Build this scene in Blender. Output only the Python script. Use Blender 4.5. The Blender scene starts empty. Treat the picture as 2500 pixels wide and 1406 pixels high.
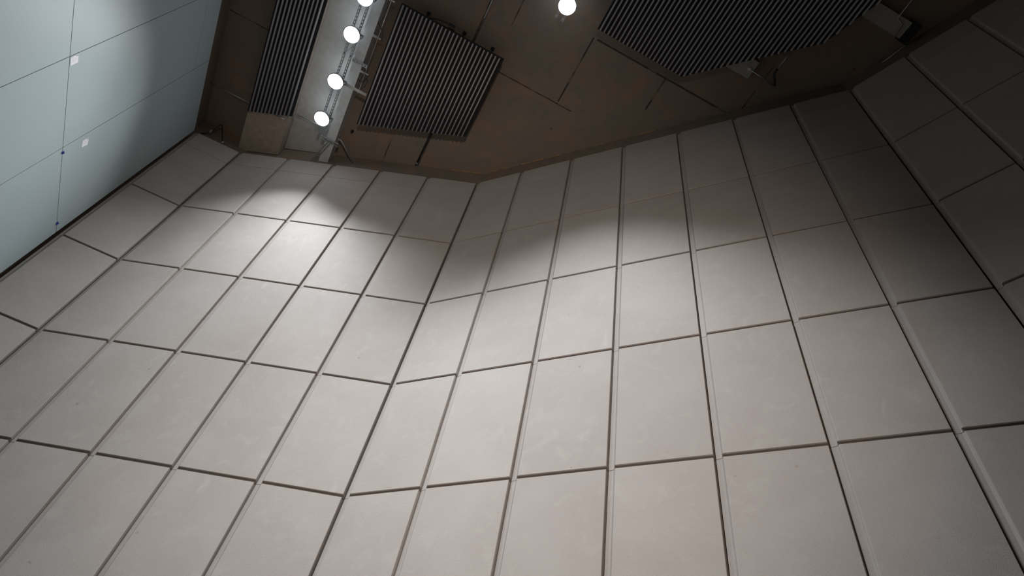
import bpy, bmesh, math, random
from mathutils import Vector, Matrix
random.seed(7)

# ------------------------------------------------------------------ camera, world, exposure
scn = bpy.context.scene
COL = scn.collection
cam_data = bpy.data.cameras.new('camera')
cam_data.sensor_fit = 'HORIZONTAL'
cam_data.sensor_width = 36.0
cam_data.lens = 36.0 * 1671.04 / 2500.0
cam_data.clip_end = 200
cam = bpy.data.objects.new('camera', cam_data)
COL.objects.link(cam)
_r = Vector((0.88617, -0.43893, 0.14844))
_u = Vector((-0.43916, -0.69349, 0.57115))
_w = Vector((0.14775, 0.57133, 0.80731))
m = Matrix.Identity(4)
for i in range(3):
    m[i][0], m[i][1], m[i][2] = _r[i], _u[i], -_w[i]
m[2][3] = 1.6
cam.matrix_world = m
scn.camera = cam

wd = bpy.data.worlds.new('world')
scn.world = wd
wd.use_nodes = True
wd.node_tree.nodes['Background'].inputs[0].default_value = (1.0, 0.95, 0.9, 1)
wd.node_tree.nodes['Background'].inputs[1].default_value = 0.004

scn.view_settings.view_transform = 'Standard'
scn.view_settings.look = 'None'
scn.view_settings.gamma = 1.0
scn.view_settings.use_curve_mapping = False
scn.view_settings.exposure = 0.0

SPOT_HALF = 47.5       # half angle of the beam in degrees
SPOT_BLEND = 1.0
LAMP_COL = (0.94, 0.97, 1.0)
FILL_COL = (1.0, 0.85, 0.73)  # tint of the added fill light behind the camera
LENS_EMIT = 16.0

# ------------------------------------------------------------------ helpers
def new_bm(): return bmesh.new()

def obj(name, bm, mat, parent=None, smooth=False):
    me = bpy.data.meshes.new(name)
    bmesh.ops.recalc_face_normals(bm, faces=bm.faces[:])
    bm.to_mesh(me); bm.free()
    if smooth:
        for p in me.polygons: p.use_smooth = True
    me.materials.append(mat)
    o = bpy.data.objects.new(name, me)
    COL.objects.link(o)
    if parent: o.parent = parent
    return o

def tag(o, label, cat, group=None):
    o['label'] = label; o['category'] = cat
    if group: o['group'] = group
    return o

def thing(name, label, cat, loc=(0, 0, 0), rz=0.0, group=None):
    o = bpy.data.objects.new(name, None)
    o.empty_display_size = 0.1
    COL.objects.link(o)
    o.location = loc; o.rotation_euler = (0, 0, rz)
    return tag(o, label, cat, group)

def struct(name, bm, mat):
    o = obj(name, bm, mat); o['kind'] = 'structure'
    return o

def box(bm, x0, x1, y0, y1, z0, z1):
    v = [bm.verts.new((x, y, z)) for z in (z0, z1) for y in (y0, y1) for x in (x0, x1)]
    for f in ((0, 2, 3, 1), (4, 5, 7, 6), (0, 1, 5, 4), (2, 6, 7, 3), (0, 4, 6, 2), (1, 3, 7, 5)):
        bm.faces.new([v[i] for i in f])

def prism(bm, poly, z0, z1):
    a = [bm.verts.new((p[0], p[1], z0)) for p in poly]
    b = [bm.verts.new((p[0], p[1], z1)) for p in poly]
    n = len(poly)
    bm.faces.new(a[::-1]); bm.faces.new(b)
    for i in range(n):
        bm.faces.new((a[i], a[(i + 1) % n], b[(i + 1) % n], b[i]))

def loft(bm, rings, caps=True):
    R = [[bm.verts.new(p) for p in r] for r in rings]
    n = len(R[0])
    for a, b in zip(R, R[1:]):
        for i in range(n):
            bm.faces.new((a[i], a[(i + 1) % n], b[(i + 1) % n], b[i]))
    if caps:
        bm.faces.new(R[0][::-1]); bm.faces.new(R[-1])

def tube(bm, pts, r, n=8):
    pts = [Vector(p) for p in pts]
    rings = []
    up = Vector((0, 0, 1))
    for i, p in enumerate(pts):
        if i == 0: t = pts[1] - p
        elif i == len(pts) - 1: t = p - pts[i - 1]
        else: t = (pts[i + 1] - p).normalized() + (p - pts[i - 1]).normalized()
        t.normalize()
        a = t.cross(up)
        if a.length < 1e-3: a = t.cross(Vector((1, 0, 0)))
        a.normalize(); b = t.cross(a)
        rings.append([p + (a * math.cos(k * 2 * math.pi / n) + b * math.sin(k * 2 * math.pi / n)) * r for k in range(n)])
    loft(bm, rings)

def lathe(bm, prof, c=(0, 0, 0), n=24):
    c = Vector(c)
    rings = [[c + Vector((max(r, 1e-4) * math.cos(k * 2 * math.pi / n), max(r, 1e-4) * math.sin(k * 2 * math.pi / n), z)) for k in range(n)] for r, z in prof]
    loft(bm, rings)

def smooth_path(pts, sub=6):
    P = [Vector(p) for p in pts]
    P = [P[0]] + P + [P[-1]]
    out = []
    for i in range(1, len(P) - 2):
        for s in range(sub):
            t = s / sub
            a, b, c, d = P[i - 1], P[i], P[i + 1], P[i + 2]
            out.append(0.5 * ((2 * b) + (-a + c) * t + (2 * a - 5 * b + 4 * c - d) * t * t + (-a + 3 * b - 3 * c + d) * t ** 3))
    out.append(P[-2])
    return out

# ------------------------------------------------------------------ materials
def base_mat(name):
    mt = bpy.data.materials.new(name); mt.use_nodes = True
    nt = mt.node_tree
    return mt, nt, nt.nodes['Principled BSDF']

def simple(name, col, rough=0.5, metal=0.0, noise=0.0):
    mt, nt, b = base_mat(name)
    b.inputs['Roughness'].default_value = rough
    b.inputs['Metallic'].default_value = metal
    if noise:
        tc = nt.nodes.new('ShaderNodeTexCoord')
        n = nt.nodes.new('ShaderNodeTexNoise'); n.inputs['Scale'].default_value = 9; n.inputs['Detail'].default_value = 5
        cr = nt.nodes.new('ShaderNodeValToRGB')
        cr.color_ramp.elements[0].position = .3; cr.color_ramp.elements[1].position = .7
        cr.color_ramp.elements[0].color = [c * (1 - noise) for c in col] + [1]
        cr.color_ramp.elements[1].color = [min(1, c * (1 + noise)) for c in col] + [1]
        nt.links.new(tc.outputs['Object'], n.inputs['Vector'])
        nt.links.new(n.outputs['Fac'], cr.inputs['Fac'])
        nt.links.new(cr.outputs['Color'], b.inputs['Base Color'])
    else:
        b.inputs['Base Color'].default_value = (*col, 1)
    return mt

def mixc(nt, fac, a, b, mode='MIX'):
    n = nt.nodes.new('ShaderNodeMix'); n.data_type = 'RGBA'; n.blend_type = mode
    for sock, val in ((n.inputs[0], fac), (n.inputs[6], a), (n.inputs[7], b)):
        if hasattr(val, 'is_linked'): nt.links.new(val, sock)
        elif isinstance(val, (int, float)): sock.default_value = val
        else: sock.default_value = (*val, 1)
    return n.outputs[2]

def noise_fac(nt, vec, scale, detail, lo, hi, dist=0.0):
    n = nt.nodes.new('ShaderNodeTexNoise')
    n.inputs['Scale'].default_value = scale; n.inputs['Detail'].default_value = detail
    n.inputs['Distortion'].default_value = dist
    nt.links.new(vec, n.inputs['Vector'])
    mr = nt.nodes.new('ShaderNodeMapRange')
    mr.inputs['From Min'].default_value = lo; mr.inputs['From Max'].default_value = hi
    nt.links.new(n.outputs['Fac'], mr.inputs['Value'])
    return mr.outputs['Result']

def panel_material(name='precast_concrete', tone=1.0):
    mt, nt, b = base_mat(name)
    tc = nt.nodes.new('ShaderNodeTexCoord')
    oi = nt.nodes.new('ShaderNodeObjectInfo')
    add = nt.nodes.new('ShaderNodeVectorMath'); add.operation = 'ADD'
    mul = nt.nodes.new('ShaderNodeVectorMath'); mul.operation = 'SCALE'; mul.inputs[0].default_value = (37, 91, 53)
    nt.links.new(oi.outputs['Random'], mul.inputs['Scale'])
    nt.links.new(tc.outputs['Object'], add.inputs[0]); nt.links.new(mul.outputs[0], add.inputs[1])
    v = add.outputs[0]
    c = mixc(nt, noise_fac(nt, v, 1.3, 4, .3, .7, .4), (0.372, 0.341, 0.320), (0.410, 0.383, 0.364))
    c = mixc(nt, noise_fac(nt, v, 5.0, 6, .55, .85, .8), c, (0.435, 0.410, 0.388))
    # pale wiped smears and a few brown rust specks
    mp = nt.nodes.new('ShaderNodeMapping'); mp.inputs['Scale'].default_value = (5.0, 5.0, 1.6); mp.inputs['Rotation'].default_value = (0.2, 0.5, 0.3)
    nt.links.new(v, mp.inputs['Vector'])
    c = mixc(nt, noise_fac(nt, mp.outputs[0], 1.0, 2, .70, .82), c, (0.44, 0.42, 0.402))
    c = mixc(nt, noise_fac(nt, v, 9.0, 3, .74, .82), c, (0.26, 0.22, 0.18))
    fine = noise_fac(nt, v, 120, 3, .3, .7)
    c = mixc(nt, fine, mixc(nt, .06, c, (0.2, 0.18, 0.17)), c)
    pr = nt.nodes.new('ShaderNodeMapRange'); pr.inputs['To Min'].default_value = .95 * tone; pr.inputs['To Max'].default_value = 1.03 * tone
    nt.links.new(oi.outputs['Random'], pr.inputs['Value'])
    vm = nt.nodes.new('ShaderNodeVectorMath'); vm.operation = 'SCALE'
    nt.links.new(c, vm.inputs[0]); nt.links.new(pr.outputs[0], vm.inputs['Scale'])
    nt.links.new(vm.outputs[0], b.inputs['Base Color'])
    b.inputs['Roughness'].default_value = .72
    bp = nt.nodes.new('ShaderNodeBump'); bp.inputs['Strength'].default_value = .12; bp.inputs['Distance'].default_value = .01
    nt.links.new(fine, bp.inputs['Height']); nt.links.new(bp.outputs[0], b.inputs['Normal'])
    return mt

def ceiling_material(joints=()):
    """brown stained in-situ concrete; joints = (axis, position, start, end, half width)"""
    mt, nt, b = base_mat('stained_concrete_soffit')
    tc = nt.nodes.new('ShaderNodeTexCoord'); v = tc.outputs['Object']
    c = mixc(nt, noise_fac(nt, v, .55, 5, .35, .65, .6), (0.178, 0.150, 0.124), (0.21, 0.166, 0.132))
    c = mixc(nt, noise_fac(nt, v, 1.7, 6, .5, .75, 1.0), c, (0.245, 0.162, 0.11))
    c = mixc(nt, noise_fac(nt, v, 2.9, 5, .52, .78, .7), c, (0.15, 0.14, 0.122))
    c = mixc(nt, noise_fac(nt, v, 11, 2, .76, .80), c, (0.04, 0.035, 0.03))
    sep = nt.nodes.new('ShaderNodeSeparateXYZ'); nt.links.new(v, sep.inputs[0])
    wob = noise_fac(nt, v, 6, 3, .0, 1.0)
    brk = noise_fac(nt, v, 2.2, 2, .34, .5)
    def math_(op, a, bb):
        n = nt.nodes.new('ShaderNodeMath'); n.operation = op
        for s, val in zip(n.inputs, (a, bb)):
            if isinstance(val, (int, float)): s.default_value = val
            else: nt.links.new(val, s)
        return n.outputs[0]
    for ax, pos, s, e, w in joints:
        p, q = (sep.outputs[0], sep.outputs[1]) if ax == 'x' else (sep.outputs[1], sep.outputs[0])
        d = math_('ABSOLUTE', math_('SUBTRACT', p, pos), 0)
        k = math_('LESS_THAN', d, math_('MULTIPLY', math_('ADD', wob, .4), w))
        k = math_('MULTIPLY', k, math_('MULTIPLY', math_('GREATER_THAN', q, s), math_('LESS_THAN', q, e)))
        k = math_('MULTIPLY', k, brk)
        c = mixc(nt, k, c, (0.035, 0.03, 0.026))
    nt.links.new(c, b.inputs['Base Color'])
    b.inputs['Roughness'].default_value = .8
    return mt

M_PANEL = panel_material()
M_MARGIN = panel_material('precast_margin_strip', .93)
M_CEIL = ceiling_material((('x', -1.50, 6.5, 8, .012), ('x', -.79, 2.2, 8, .028), ('x', -.27, 2.0, 4.1, .012), ('x', 1.18, 3.36, 4.75, .017),
                           ('x', 2.74, 3.36, 4.05, .020), ('y', 3.36, 1.25, 4.4, .019), ('y', 4.80, -.9, 1.5, .012), ('x', 4.3, 1.0, 3.2, .014),
                           ('x', 2.0, -3, 2.0, .012), ('y', 6.3, -5.3, -4.33, .010)))
M_STRUCT = ceiling_material()
M_BEAM = simple('board_marked_concrete', (0.30, 0.25, 0.205), .8, 0, .14)
M_RECESS = simple('lamp_glow_soffit', (0.36, 0.352, 0.34), .7, 0, .08)  # paler than the ceiling: lamp glow in the recess put into the colour
M_FLOOR = simple('trowelled_concrete_floor', (0.30, 0.25, 0.21), .6, 0, .1)
M_DARKWALL = simple('dark_plaster', (0.10, 0.09, 0.08), .8, 0, .1)
M_BACKPAN = simple('black_felt', (0.010, 0.010, 0.012), .95)
M_SLAT = simple('grey_acoustic_slat', (0.33, 0.33, 0.345), .55, 0, .06)
M_GALV = simple('galvanised_steel', (0.42, 0.44, 0.46), .42, .75, .12)
M_PAINTED = simple('grey_painted_steel', (0.52, 0.55, 0.57), .5, .1, .10)
M_WHITE = simple('white_painted_metal', (0.52, 0.53, 0.51), .5, 0, .05)
M_DUCT = simple('pale_grey_duct_board', (0.30, 0.31, 0.29), .6, 0, .06)
M_BLACK = simple('black_rubber', (0.015, 0.015, 0.016), .5)
M_FRAME = simple('dark_anodised_frame', (0.02, 0.022, 0.024), .5, .3)
M_PAPER = simple('white_paper', (0.74, 0.73, 0.76), .7)
M_INK = simple('grey_ink', (0.16, 0.16, 0.19), .7)
M_TAPE = simple('blue_tape', (0.012, 0.03, 0.24), .45)
M_JOINT_SHADE = simple('painted_joint_shade', (0.125, 0.104, 0.092), .85, 0, .1)  # shade inside the open joints, painted as dark strips
M_FOAM = simple('ochre_joint_filler', (0.30, 0.20, 0.10), .8, 0, .3)

def glass_material():
    mt, nt, b = base_mat('back_painted_glass')
    tc = nt.nodes.new('ShaderNodeTexCoord')
    c = mixc(nt, noise_fac(nt, tc.outputs['Object'], .8, 3, .3, .7), (0.35, 0.42, 0.435), (0.372, 0.437, 0.452))
    nt.links.new(c, b.inputs['Base Color'])
    b.inputs['Roughness'].default_value = .5
    b.inputs['Specular IOR Level'].default_value = .15
    return mt
M_GLASS = glass_material()

def emit_material():
    mt, nt, b = base_mat('lit_lens')
    b.inputs['Base Color'].default_value = (.9, .9, .9, 1)
    b.inputs['Emission Color'].default_value = (*LAMP_COL, 1)
    b.inputs['Emission Strength'].default_value = LENS_EMIT
    return mt
M_LENS = emit_material()

# ------------------------------------------------------------------ setting
PT = dict(G=(-5.150, 8.749), b0=(-4.19, 8.732), b1=(-3.228, 8.334), b2=(-2.317, 7.957), b3=(-1.393, 7.575), b4=(-.464, 7.191),
          S0=(.481, 6.80), S1=(1.153, 6.12), S2=(1.881, 5.384), S3=(2.60, 4.656), S4=(3.324, 3.924), S5=(4.026, 3.213),
          S6=(4.717, 2.514), S7=(5.401, 1.822), D1=(5.774, .964), D2=(6.158, .079), D3=(6.53, -.80))
PT = {k: Vector(v) for k, v in PT.items()}
Z_CEIL, Z_TOP, Z_CAP = 14.70, 13.953, 13.408
ROW = 1.8155
GAP_BACK = .15
corners = [Vector((-5.31, -6)), Vector((-5.31, 8.9))]

def off_line(p, q, d):
    t = (q - p).normalized(); n = Vector((-t.y, t.x))
    return p + n * d, q + n * d

def isect(a, b, c, d):
    r, s = b - a, d - c
    t = ((c - a).x * s.y - (c - a).y * s.x) / (r.x * s.y - r.y * s.x)
    return a + r * t

far = PT['S7'] + (PT['D2'] - PT['S7']).normalized() * 8.5
segs = [(Vector((-5.15, 8.749)), PT['b0']), (PT['b0'], PT['S0']), (PT['S0'], PT['S7']), (PT['S7'], far)]
lines_in = [off_line(p, q, GAP_BACK) for p, q in segs]
lines_out = [off_line(p, q, GAP_BACK + .3) for p, q in segs]
L_in = (Vector((-5.31, -6)), Vector((-5.31, 8))); L_out = (Vector((-5.61, -6)), Vector((-5.61, 8)))
def chain(first, ls):
    out = [isect(*first, *ls[0])]
    for a, b in zip(ls, ls[1:]): out.append(isect(*a, *b))
    out.append(ls[-1][1])
    return out
ci, co = chain(L_in, lines_in), chain(L_out, lines_out)
bm = new_bm(); prism(bm, [(-5.31, -6), ci[0], co[0], (-5.61, -6)], 0, Z_CEIL); struct('wall_left', bm, M_STRUCT)
for nm, i in (('wall_back_left', 0), ('wall_back', 1), ('wall_back_right', 2), ('wall_right', 3)):
    bm = new_bm(); prism(bm, [ci[i], ci[i + 1], co[i + 1], co[i]], 0, Z_CEIL); struct(nm, bm, M_STRUCT)
bm = new_bm(); prism(bm, [(-5.61, -6.3), (co[4].x, -6.3), (co[4].x, co[4].y), (ci[4].x, ci[4].y), (-5.61, -6.0)], 0, Z_CEIL); struct('wall_front', bm, M_DARKWALL)
outline = [(-5.61, -6.3)] + [tuple(p) for p in co] + [(co[4].x, -6.3)]
bm = new_bm(); prism(bm, outline, Z_CEIL, Z_CEIL + .4); struct('ceiling', bm, M_CEIL)
bm = new_bm(); prism(bm, outline, -.3, 0); struct('floor', bm, M_FLOOR)

# concrete downstand beam and the narrow grey steel beam next to the lamps
bm = new_bm(); box(bm, -4.36, -3.53, -6, 8.62, 14.32, Z_CEIL)
for v in bm.verts:
    if v.co.y > 8: v.co.y = (8.94 if v.co.x < -4 else 8.60)
struct('trim_1', bm, M_BEAM)
bm = new_bm(); box(bm, -2.69, -2.50, -6, 8.2, 14.30, Z_CEIL)
for v in bm.verts:
    if v.co.y > 8: v.co.y = 8.27 if v.co.x < -2.6 else 8.19
struct('trim_2', bm, M_PAINTED)
bm = new_bm(); prism(bm, [(-3.528, -6), (-2.692, -6), (-2.692, 8.26), (-3.528, 8.60)], Z_CEIL - .03, Z_CEIL - .001); struct('trim_4', bm, M_RECESS)  # infill whose pale colour carries the lamp glow
# ochre filler along the head of the wall, in broken lengths
def filler(i, t0, t1):
    p, q = ci[i], ci[i + 1]
    a, b = p.lerp(q, t0), p.lerp(q, t1)
    t = (q - p).normalized(); n = Vector((t.y, -t.x))
    return [a + n * .004, b + n * .004, b + n * .022, a + n * .022]
bm = new_bm()
for i, t0, t1 in ((1, .86, .985), (2, .02, .07), (2, .12, .19), (2, .20, .24), (2, .34, .37), (2, .47, .52)):
    prism(bm, [tuple(v) for v in filler(i, t0, t1)], Z_CEIL - .018, Z_CEIL - .001)
struct('trim_3', bm, M_FOAM)

# ------------------------------------------------------------------ precast cladding panels
CH_W, CH_D = .078, .055      # chamfered left margin
REB = .042                   # open joint under each panel
THICK = .148
ordw = ['first', 'second', 'third', 'fourth', 'fifth', 'sixth', 'seventh']

def panel_mesh(w, h, rebate):
    """x along the wall, y into the wall (0 = face), z up from the panel's bottom joint"""
    bm = new_bm()
    box(bm, .003, w - .003, CH_D, THICK, .003, h - .003)
    z0 = rebate if rebate else .009
    c = .004
    poly = [(.004, CH_D), (.006, .034), (.056, .026), (.066, .017), (.073, .006), (CH_W, .0012), (CH_W + .008, 0), (w - .012 - c, 0), (w - .012, c), (w - .012, CH_D)]
    prism(bm, poly, z0, h - .003)
    if rebate:                # the tapered margin strip runs on to a hairline joint
        prism(bm, [(.004, CH_D), (.006, .034), (.056, .026), (.066, .017), (.066, CH_D)], .004, rebate)
    return bm

cols = []
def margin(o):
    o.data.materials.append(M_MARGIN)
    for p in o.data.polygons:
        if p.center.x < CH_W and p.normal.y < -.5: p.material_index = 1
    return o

def add_cols(keys, side):
    for a, b in zip(keys, keys[1:]): cols.append((PT[a], PT[b], side(a, b)))
B = ['b0', 'b1', 'b2', 'b3', 'b4', 'S0']; S = ['S%d' % i for i in range(8)]
add_cols(['G', 'b0'], lambda a, b: 'in the narrow column against the glass wall')
add_cols(B, lambda a, b: '%s column left of the central corner' % ordw[4 - B.index(a)])
add_cols(S, lambda a, b: '%s column right of the central corner' % ordw[S.index(a)])
D = ['S7', 'D1', 'D2', 'D3']
add_cols(D, lambda a, b: '%s column past the right hand bend' % ordw[D.index(a)])
for p, q, where in cols:
    w = (q - p).length; rz = math.atan2(q.y - p.y, q.x - p.x)
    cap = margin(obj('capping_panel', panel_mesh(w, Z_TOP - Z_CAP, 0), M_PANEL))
    cap.location = (p.x, p.y, Z_CAP); cap.rotation_euler = (0, 0, rz)
    tag(cap, 'short concrete capping panel at the wall top, ' + where, 'wall panel', 'capping panels along the top of the wall')
    sm = new_bm(); box(sm, .02, w - .0125, .030, CH_D + .001, .001, .0085); obj('joint_shade', sm, M_JOINT_SHADE, cap)  # dark strip painting the shade in the joint
    sm = new_bm(); box(sm, w - .0115, w - .0005, .040, .056, .004, Z_TOP - Z_CAP - .004); obj('joint_shade', sm, M_JOINT_SHADE, cap)
    first = None
    for k in range(5):
        if first is None:
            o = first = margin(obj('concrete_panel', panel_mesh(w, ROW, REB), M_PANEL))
            sm = new_bm(); box(sm, .066, w - .0125, .018, CH_D + .001, .006, REB - .001)
            shade_strips = [obj('joint_shade', sm, M_JOINT_SHADE, o)]
            sm = new_bm(); box(sm, w - .0115, w - .0005, .040, .056, .004, ROW - .004)
            shade_strips.append(obj('joint_shade', sm, M_JOINT_SHADE, o))
        else:
            o = first.copy(); COL.objects.link(o)
            for sl in shade_strips:
                c2 = sl.copy(); c2.parent = o; COL.objects.link(c2)
        o.location = (p.x, p.y, Z_CAP - ROW * (k + 1)); o.rotation_euler = (0, 0, rz)
        tag(o, 'pale concrete panel, %s full course down, %s' % (ordw[k], where), 'wall panel', 'large concrete panels of the curved wall')

# ------------------------------------------------------------------ glass wall
GX = -5.173
ys = [1.10, 2.60, 4.10, 5.60, 7.085, 8.735]; zs = [2.50, 6.13, 9.765, 13.39, 13.953]
ylab = {4: 'next to the concrete wall', 3: 'second bay from the concrete wall', 2: 'third bay from the concrete wall', 1: 'fourth bay from the concrete wall', 0: 'fifth bay from the concrete wall'}
zlab = {3: 'narrow top strip', 2: 'upper row', 1: 'middle row', 0: 'lower row'}
for j in range(4):
    for i in range(5):
        y0, y1, z0, z1 = ys[i], ys[i + 1], zs[j], zs[j + 1]
        t = thing('glass_panel', 'pale blue-green glass wall panel, %s, %s' % (zlab[j], ylab[i]), 'glass panel', (GX, y0, z0), 0, 'glass panels of the left wall')
        g = .004
        bm = new_bm(); box(bm, -.022, 0, g, y1 - y0 - g, g, z1 - z0 - g)
        bmesh.ops.bevel(bm, geom=bm.edges[:], offset=.002, segments=1, affect='EDGES')
        obj('pane', bm, M_GLASS, t)
        bm = new_bm(); box(bm, -.134, -.0225, .001, y1 - y0 - .001, .001, z1 - z0 - .001)
        obj('backing_frame', bm, M_FRAME, t)

def sticker(label, y, z, w, h, tilt, marks):
    t = thing('paper_label', label, 'label', (GX + .0015, y, z))
    t.rotation_euler = (tilt, 0, 0)
    bm = new_bm(); box(bm, -.001, .001, 0, w, 0, h); obj('paper', bm, M_PAPER, t)
    bm = new_bm()
    for y0, y1, z0, z1 in marks: box(bm, .001, .0015, y0 * w, y1 * w, z0 * h, z1 * h)
    obj('printing', bm, M_INK, t)
mk = [(.06, .16, .74, .95), (.10, .13, .10, .36), (.30, .31, .12, .80), (.42, .43, .12, .72), (.54, .55, .12, .85), (.66, .67, .12, .6)]
sticker('white paper label at the crossing of two glass joints', 5.620, 9.785, .125, .155, 0.0, mk)
sticker('white paper label stuck tilted on glass, below the joint crossing nearer the concrete wall', 7.172, 10.215, .125, .145, -.12, mk)
for lab, y in (('small blue tape tab on the glass joint below the tilted paper label', 7.150), ('small blue tape tab on the glass beside the concrete wall', 8.520)):
    t = thing('tape_tab', lab, 'tape', (GX + .001, y, 9.742), 0, 'blue tape tabs')
    bm = new_bm(); box(bm, -.001, .003, 0, .032, 0, .056); obj('tape', bm, M_TAPE, t)
    bm = new_bm(); box(bm, .001, .018, .026, .032, .004, .050); obj('loose_end', bm, M_TAPE, t)

# ------------------------------------------------------------------ slatted acoustic baffles
SLAT_Z = 14.20
def clip_y(poly, x):
    """y range of a convex polygon at x"""
    out = []
    n = len(poly)
    for i in range(n):
        (x0, y0), (x1, y1) = poly[i], poly[(i + 1) % n]
        if (x0 - x) * (x1 - x) <= 0 and abs(x1 - x0) > 1e-9:
            out.append(y0 + (y1 - y0) * (x - x0) / (x1 - x0))
    return (min(out), max(out)) if out else None

def baffle(label, poly, x_first, pitch, count, hangers):
    cx = sum(p[0] for p in poly) / len(poly); cy = sum(p[1] for p in poly) / len(poly)
    t = thing('slatted_baffle', label, 'acoustic baffle', (cx, cy, SLAT_Z), 0, 'slatted ceiling baffles')
    L = [(p[0] - cx, p[1] - cy) for p in poly]
    bm = new_bm(); prism(bm, L, .052, .085); obj('backing_board', bm, M_BACKPAN, t)
    for k in range(count):
        x = x_first + k * pitch - cx
        r = clip_y(L, x)
        if not r or r[1] - r[0] < .05: continue
        y0, y1 = r[0] + .012, r[1] - .012
        prof = [(-.015, .056), (-.0155, .012), (-.010, .003), (0, 0), (.010, .003), (.0155, .012), (.014, .056)]
        bm = new_bm(); loft(bm, [[Vector((x + a, y0, b)) for a, b in prof], [Vector((x + a, y1, b)) for a, b in prof]])
        obj('slat', bm, M_SLAT, t, True)
    for hx, hy, top in hangers:
        bm = new_bm()
        tube(bm, [(hx - cx, hy - cy, .08), (hx - cx, hy - cy, top - SLAT_Z)], .010)
        box(bm, hx - cx - .02, hx - cx + .02, hy - cy - .05, hy - cy + .05, .083, .125)
        box(bm, hx - cx - .035, hx - cx + .035, hy - cy - .035, hy - cy + .035, top - SLAT_Z - .02, top - SLAT_Z)
        obj('hanger', bm, M_FRAME, t)
baffle('narrow dark baffle with grey slats under the concrete beam by the glass wall', [(-4.345, 1.0), (-3.465, 1.0), (-3.465, 7.55), (-4.345, 7.92)], -4.29, .0755, 11,
       [(-4.1, 2.5, 14.32), (-3.7, 2.5, 14.32), (-4.1, 6.8, 14.32), (-3.7, 6.8, 14.32)])
baffle('dark slatted baffle with slanted end, right of the lamp row', [(-2.205, 4.38), (-.12, 4.38), (-.12, 6.13), (-2.205, 7.02)], -2.155, .0783, 26,
       [(-1.75, 4.46, Z_CEIL), (-1.0, 4.46, Z_CEIL), (-.4, 4.46, Z_CEIL), (-1.75, 6.4, Z_CEIL), (-.5, 5.9, Z_CEIL)])
baffle('wide dark slatted baffle with angled edges at upper right', [(1.12, -1.5), (5.35, -1.5), (4.96, .50), (4.62, 1.45), (3.976, 2.044), (2.871, 3.085), (1.12, 3.085)], 1.17, .0783, 54,
       [(1.5, 2.8, Z_CEIL), (2.8, 2.7, Z_CEIL), (3.8, 1.6, Z_CEIL), (1.5, .5, Z_CEIL), (4.5, .9, Z_CEIL)])

# ------------------------------------------------------------------ lamps
def lamp_light(name, parent, watts, half=None):
    ld = bpy.data.lights.new(name, 'SPOT')
    ld.energy = watts; ld.color = LAMP_COL
    ld.spot_size = math.radians(2 * (half or SPOT_HALF)); ld.spot_blend = SPOT_BLEND
    ld.shadow_soft_size = .10
    o = bpy.data.objects.new(name, ld); COL.objects.link(o)
    o.parent = parent; o.location = (0, 0, -.115)
    return o

def floodlight(x, y, z, label, watts, aim, half=None):
    t = thing('floodlight', label, 'lamp', (x, y, z), 0, 'round floodlights on the ceiling')
    bm = new_bm(); lathe(bm, [(.05, .12), (.085, .115), (.09, .06), (.13, .05), (.155, .02), (.16, -.035), (.150, -.035), (.148, -.005), (.05, 0)])
    for k in range(10):
        a = k * math.pi / 5
        c, s = math.cos(a), math.sin(a)
        p = [(c * .06 - s * .004, s * .06 + c * .004), (c * .125 - s * .004, s * .125 + c * .004), (c * .125 + s * .004, s * .125 - c * .004), (c * .06 + s * .004, s * .06 - c * .004)]
        prism(bm, p, .05, .11)
    obj('housing', bm, M_GALV, t, True)
    bm = new_bm(); lathe(bm, [(.146, -.012), (.144, -.022), (.130, -.045), (.100, -.062), (.055, -.073), (.0, -.076)]); obj('lens', bm, M_LENS, t, True)
    bm = new_bm()
    for s in (-1, 1): box(bm, s * .170 - .005, s * .170 + .005, -.02, .02, -.01, .16)
    box(bm, -.175, .175, -.02, .02, .15, .16)
    for s in (-1, 1): tube(bm, [(s * .155, 0, .01), (s * .178, 0, .01)], .012)
    obj('yoke', bm, M_GALV, t)
    l = lamp_light('beam', t, watts, half)
    sp = bpy.data.lights.new('added_glow', 'POINT')          # added point light imitating lamp glare on the recess above
    sp.energy = 3.6; sp.color = (.86, .94, 1.0); sp.shadow_soft_size = .06
    so = bpy.data.objects.new('added_glow', sp); COL.objects.link(so); so.parent = t; so.location = (-.09, 0, .22)
    l.rotation_euler = Vector((aim[0], aim[1], -1)).to_track_quat('-Z', 'Y').to_euler()
    return t

LZ = 14.02
floodlight(-2.83, 7.13, LZ, 'glowing round floodlight nearest the concrete wall, lowest of the row', 780, (-.081, -.079))
floodlight(-2.81, 6.26, LZ, 'glowing round floodlight second from the concrete wall in the row', 1300, (.111, -.051))
floodlight(-2.80, 5.26, LZ, 'glowing round floodlight third from the concrete wall in the row', 230, (.017, -.057))
floodlight(-2.79, 4.52, LZ, 'glowing round floodlight cut by the top edge of the picture, highest of the row', 220, (-.022, -.056))
floodlight(.45, 2.94, LZ, 'single glowing round floodlight between the two right hand baffles', 2000, (.03, .10), 41.5)
# two unseen lamps added above the frame to brighten the wall centre
floodlight(-2.80, 2.70, LZ, 'added unseen floodlight above the frame, fifth from the concrete wall', 1170, (.207, .442), 33.6)
floodlight(-3.10, 1.90, LZ, 'added unseen floodlight above the frame, sixth from the concrete wall', 1400, (.552, .204), 34.6)

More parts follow.
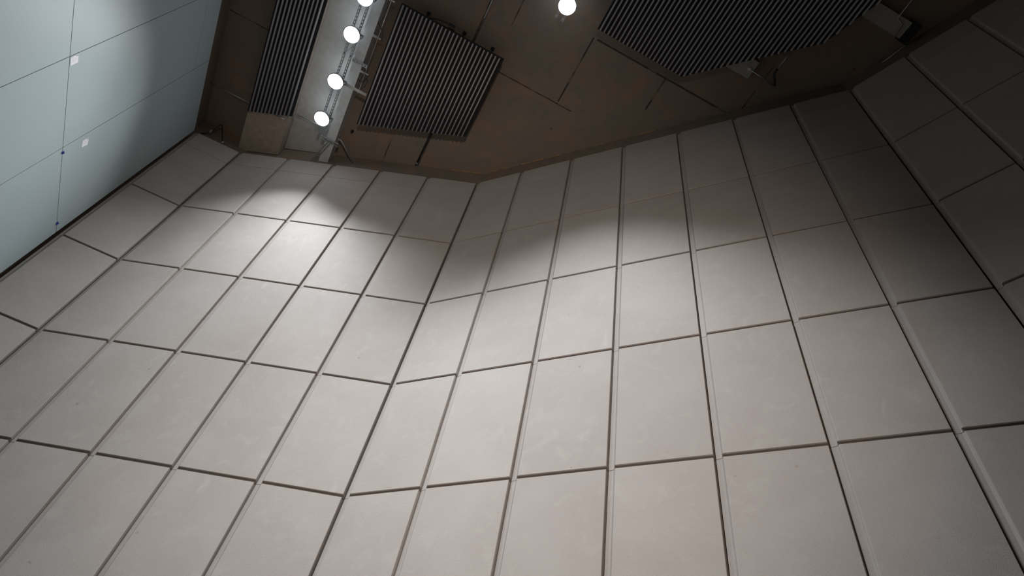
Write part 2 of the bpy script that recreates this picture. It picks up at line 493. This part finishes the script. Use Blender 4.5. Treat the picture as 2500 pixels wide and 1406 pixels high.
# added unseen fill light on a tripod behind the camera, brightens ceiling and walls
t = thing('added_fill_light', 'added fill light on a tripod behind the viewer, aimed up', 'lamp', (-.89, -4.19, 0))
WAIM = Vector((.266, 1.295, 1)).normalized()
for k in range(3):
    a = k * 2.094 + .5
    bm = new_bm(); tube(bm, [(0, 0, .42), (.38 * math.cos(a), .38 * math.sin(a), .012)], .011); obj('leg', bm, M_BLACK, t, True)
bm = new_bm(); tube(bm, [(0, 0, .35), (0, 0, .68)], .014); obj('pole', bm, M_GALV, t, True)
q = WAIM.to_track_quat('Z', 'Y').to_matrix().to_4x4()
bm = new_bm(); box(bm, -.14, .14, -.10, .10, -.09, -.01); bm.transform(Matrix.Translation((0, 0, .80)) @ q); obj('housing', bm, M_FRAME, t)
bm = new_bm(); box(bm, -.12, .12, -.08, .08, -.008, .002); bm.transform(Matrix.Translation((0, 0, .80)) @ q); obj('lens', bm, M_LENS, t)
wl = lamp_light('beam', t, 2700, 28.0); wl.data.color = FILL_COL
wl.location = Vector((0, 0, .80)) + WAIM * .03
wl.rotation_euler = WAIM.to_track_quat('-Z', 'Y').to_euler()

# slotted steel channels the lamps hang from
def channel(bm, x, y0, y1, z, w=.042, h=.042, pitch=.07):
    box(bm, x - w / 2, x - w / 2 + .003, y0, y1, z, z + h)
    box(bm, x + w / 2 - .003, x + w / 2, y0, y1, z, z + h)
    box(bm, x - w / 2 + .003, x - .008, y0, y1, z, z + .003)
    box(bm, x + .008, x + w / 2 - .003, y0, y1, z, z + .003)
    y = y0
    while y < y1 - .01:
        box(bm, x - .008, x + .008, y, min(y + .028, y1), z, z + .003); y += pitch

def lamp_rail(label, xs, y0, y1, rods):
    t = thing('lamp_rail', label, 'steel rail', (xs[0], y1, 14.18), 0, 'slotted lamp rails')
    for x in xs:
        bm = new_bm(); channel(bm, x - xs[0], y0 - y1, 0, 0); obj('channel', bm, M_GALV, t)
    for y in rods:
        for x in xs:
            bm = new_bm(); tube(bm, [(x - xs[0], y - y1, .03), (x - xs[0], y - y1, Z_CEIL - 14.18)], .006, 6)
            box(bm, x - xs[0] - .018, x - xs[0] + .018, y - y1 - .018, y - y1 + .018, .04, .05)
            obj('hanger_rod', bm, M_GALV, t)
lamp_rail('twin slotted steel rails carrying the row of floodlights', (-2.865, -2.735), 0.0, 7.62, (.6, 2.2, 3.9, 5.75, 7.5))
lamp_rail('twin slotted steel rail ends below the single floodlight', (.37, .50), -1.0, 3.26, (-.5, 1.5, 2.45))

def pipe(name, label, cat, pts, r, mat, curve=False, n=8, group=None, ends=()):
    t = thing(name, label, cat, pts[0], 0, group)
    o0 = Vector(pts[0])
    P = [Vector(p) - o0 for p in (smooth_path(pts) if curve else pts)]
    bm = new_bm(); tube(bm, P, r, n); obj('tube' if not curve else 'run', bm, mat, t, True)
    for e in ends:
        e = Vector(e) - o0
        bm = new_bm(); box(bm, e.x - r * 1.8, e.x + r * 1.8, e.y - .02, e.y + .02, e.z - r * 1.6, e.z + r * 1.6); obj('clip', bm, M_GALV, t)
    return t

pipe('batten_tube', 'short white tube reaching from the second floodlight to the slatted baffle', 'tube', [(-2.68, 6.31, 14.20), (-2.215, 6.315, 14.20)], .030, M_WHITE, n=14)
pipe('conduit', 'thin straight conduit beside the steel beam, along the lamp row', 'conduit', [(-2.395, 2.0, 14.30), (-2.395, 6.42, 14.30)], .008, M_GALV)
pipe('conduit', 'thin conduit running from the glass wall to the narrow baffle', 'conduit', [(-5.30, 7.87, 14.50), (-4.365, 7.87, 14.50)], .013, M_GALV, ends=[(-4.40, 7.87, 14.5)])
pipe('conduit', 'thin conduit crossing beneath the lowest floodlight of the row', 'conduit', [(-3.46, 7.59, 14.48), (-2.70, 7.57, 14.48)], .013, M_GALV, ends=[(-3.44, 7.59, 14.48)])
pipe('conduit', 'short rod under the beam at the end of the narrow baffle', 'conduit', [(-3.82, 7.73, 14.307), (-3.55, 7.73, 14.307)], .012, M_GALV, ends=[(-3.56, 7.73, 14.305)])
pipe('conduit', 'bent conduit from the end of the lamp row down to the concrete wall', 'conduit', [(-2.60, 7.60, 14.40), (-2.44, 7.605, 14.40), (-2.37, 7.64, 14.40), (-2.30, 7.71, 14.40), (-2.03, 7.97, 14.40)], .014, M_GALV, ends=[(-2.46, 7.605, 14.4)])
pipe('conduit', 'dark conduit along the ceiling joint right of the middle baffle', 'conduit', [(-.78, 2.5, 14.672), (-.78, 4.02, 14.672)], .012, M_PAINTED)
pipe('conduit', 'dark conduit on the ceiling joint between the middle baffle and the wall', 'conduit', [(-.80, 6.3, 14.672), (-.82, 7.48, 14.672)], .016, M_FRAME, ends=[(-.82, 7.42, 14.672)])

def clamp(y, label):
    t = thing('beam_clamp', label, 'clamp', (-2.50, y, 14.30), 0, 'beam clamps on the conduit')
    bm = new_bm(); box(bm, .001, .075, -.022, .022, 0, .035); box(bm, .001, .012, -.03, .03, -.005, .07); obj('body', bm, M_GALV, t)
    bm = new_bm(); box(bm, .080, .17, -.014, .014, .004, .024); obj('jaw', bm, M_GALV, t)
    bm = new_bm(); tube(bm, [(.05, 0, -.02), (.05, 0, .05)], .012); obj('bolt', bm, M_GALV, t)
ct = pipe('cable', 'dark cable with a plug lying behind the top edge of the middle baffle', 'cable', [(-1.70, 4.44, 14.40), (-1.58, 4.385, 14.38), (-1.42, 4.35, 14.39), (-1.26, 4.345, 14.40)], .014, M_BLACK, True)
bm = new_bm(); box(bm, .40, .52, -.115, -.075, -.025, .022); obj('plug', bm, M_FRAME, ct)
clamp(4.445, 'small steel clamp on the conduit by the highest floodlight')
clamp(5.20, 'small steel clamp on the conduit beside the third floodlight')
clamp(5.965, 'small steel clamp on the conduit beside the second floodlight')
pipe('cable', 'black cable looping past the clamp beside the third floodlight', 'cable', [(-2.49, 4.95, 14.32), (-2.38, 5.02, 14.28), (-2.325, 5.10, 14.26), (-2.33, 5.21, 14.30)], .010, M_BLACK, True)
pipe('cable', 'black cable looping below the clamp beside the second floodlight', 'cable', [(-2.49, 6.14, 14.30), (-2.42, 6.15, 14.27), (-2.35, 6.09, 14.26), (-2.33, 5.98, 14.30)], .010, M_BLACK, True)

t = thing('strut_arm', 'short slotted steel arm sticking out from the lamp rail over the steel beam', 'bracket', (-2.70, 5.81, 14.255))
bm = new_bm(); box(bm, 0, .31, -.03, -.027, 0, .04); box(bm, 0, .31, .027, .03, 0, .04)
box(bm, 0, .31, -.027, -.009, 0, .003); box(bm, 0, .31, .009, .027, 0, .003)
for k in range(6): box(bm, k * .056, k * .056 + .026, -.009, .009, 0, .003)
obj('arm', bm, M_GALV, t)
bm = new_bm(); box(bm, .295, .31, -.04, .04, -.01, .055); obj('end_plate', bm, M_GALV, t)

t = thing('rail_bracket', 'steel bracket with crossbars and braces at the wall end of the lamp rail', 'bracket', (-2.60, 7.64, 14.25))
for y in (0.0, .06):
    bm = new_bm(); box(bm, -.19, .19, y - .008, y + .008, -.005, .03); obj('crossbar', bm, M_GALV, t)
for dx in (0, .055):
    bm = new_bm(); tube(bm, [(dx - .02, .06, .04), (dx - .235, .685, .04)], .014, 8); obj('brace', bm, M_GALV, t)
for dx in (-.11, .02, .10):
    bm = new_bm(); tube(bm, [(dx, .03, -.02), (dx, .03, .05)], .013, 8); obj('bolt', bm, M_GALV, t)
t = thing('ceiling_anchor', 'small dark ceiling anchor right of the bent conduit', 'anchor', (-2.31, 7.46, Z_CEIL))
bm = new_bm(); lathe(bm, [(.03, 0), (.032, -.02), (.02, -.025), (.02, -.07), (.0, -.075)]); obj('body', bm, M_FRAME, t, True)

# cable with two clips in the dark corner above the wall end by the glass
ct = pipe('cable', 'black cable arching over the wall top in the corner by the glass', 'cable', [(-5.12, 8.87, 14.12), (-4.96, 8.78, 14.24), (-4.85, 8.62, 14.40), (-4.74, 8.72, 14.28), (-4.62, 8.84, 14.10)], .013, M_BLACK, True)
for px_, py_, pz_ in ((-4.96, 8.78, 14.24), (-4.63, 8.83, 14.12)):
    dx, dy, dz = px_ + 5.12, py_ - 8.87, pz_ - 14.12
    bm = new_bm(); box(bm, dx - .02, dx + .02, dy - .025, dy + .02, dz - .045, dz + .045)
    cl = obj('clip', bm, M_GALV, ct); cl['label'] = 'bright steel cable clip'
    bm = new_bm(); box(bm, dx - .012, dx + .012, dy - .031, dy - .024, dz - .03, dz + .03); obj('screw_plate', bm, M_WHITE, cl)

# flat white ducts above the wide baffle
def duct(label, x0, x1, y0, y1, cuff):
    t = thing('flat_duct', label, 'duct', (x1, (y0 + y1) / 2, 14.50), 0, 'flat ducts above the wide baffle')
    bm = new_bm(); box(bm, x0 - x1, 0, -(y1 - y0) / 2, (y1 - y0) / 2, 0, .198)
    bmesh.ops.bevel(bm, geom=bm.edges[:], offset=.006, segments=2, affect='EDGES'); obj('casing', bm, M_DUCT, t)
    if cuff:
        bm = new_bm(); box(bm, -.06, .10, -(y1 - y0) / 2 - .03, (y1 - y0) / 2 + .03, -.03, .16); obj('end_box', bm, M_FRAME, t)
    return t
duct('pale flat duct end showing past the lower edge of the wide baffle', 2.2, 3.985, 2.265, 2.605, False)
duct('pale flat duct with dark end box at the far right of the wide baffle', 3.6, 5.80, .53, .83, True)
t = pipe('conduit', 'bent conduit from the pale duct end to the wide baffle', 'conduit', [(3.90, 2.44, 14.48), (4.47, 2.475, 14.48)], .014, M_GALV)
bm = new_bm(); lathe(bm, [(.0, -.012), (.035, -.01), (.038, .0), (.038, .018)], (0, 0, 0)); obj('entry_gland', bm, M_WHITE, t, True)
bm = new_bm(); tube(bm, [p - Vector((3.90, 2.44, 14.48)) for p in smooth_path([(4.47, 2.475, 14.48), (4.40, 2.39, 14.46), (4.32, 2.30, 14.46), (4.315, 2.20, 14.47)])], .018); obj('flexible_elbow', bm, M_BLACK, t, True)
bm = new_bm(); tube(bm, [p - Vector((3.90, 2.44, 14.48)) for p in (Vector((4.315, 2.21, 14.47)), Vector((4.315, 1.80, 14.47)))], .012); obj('tail', bm, M_GALV, t, True)
pipe('conduit', 'thin conduit crossing the pale duct in the dark upper right', 'conduit', [(5.44, -.3, 14.48), (5.47, .59, 14.48), (5.60, .62, 14.478), (5.66, .92, 14.48)], .012, M_GALV)
pipe('conduit', 'thin conduit along the ceiling edge in the dark right corner', 'conduit', [(5.93, .86, 14.55), (5.77, 1.42, 14.55)], .012, M_WHITE, ends=[(5.78, 1.39, 14.55)])
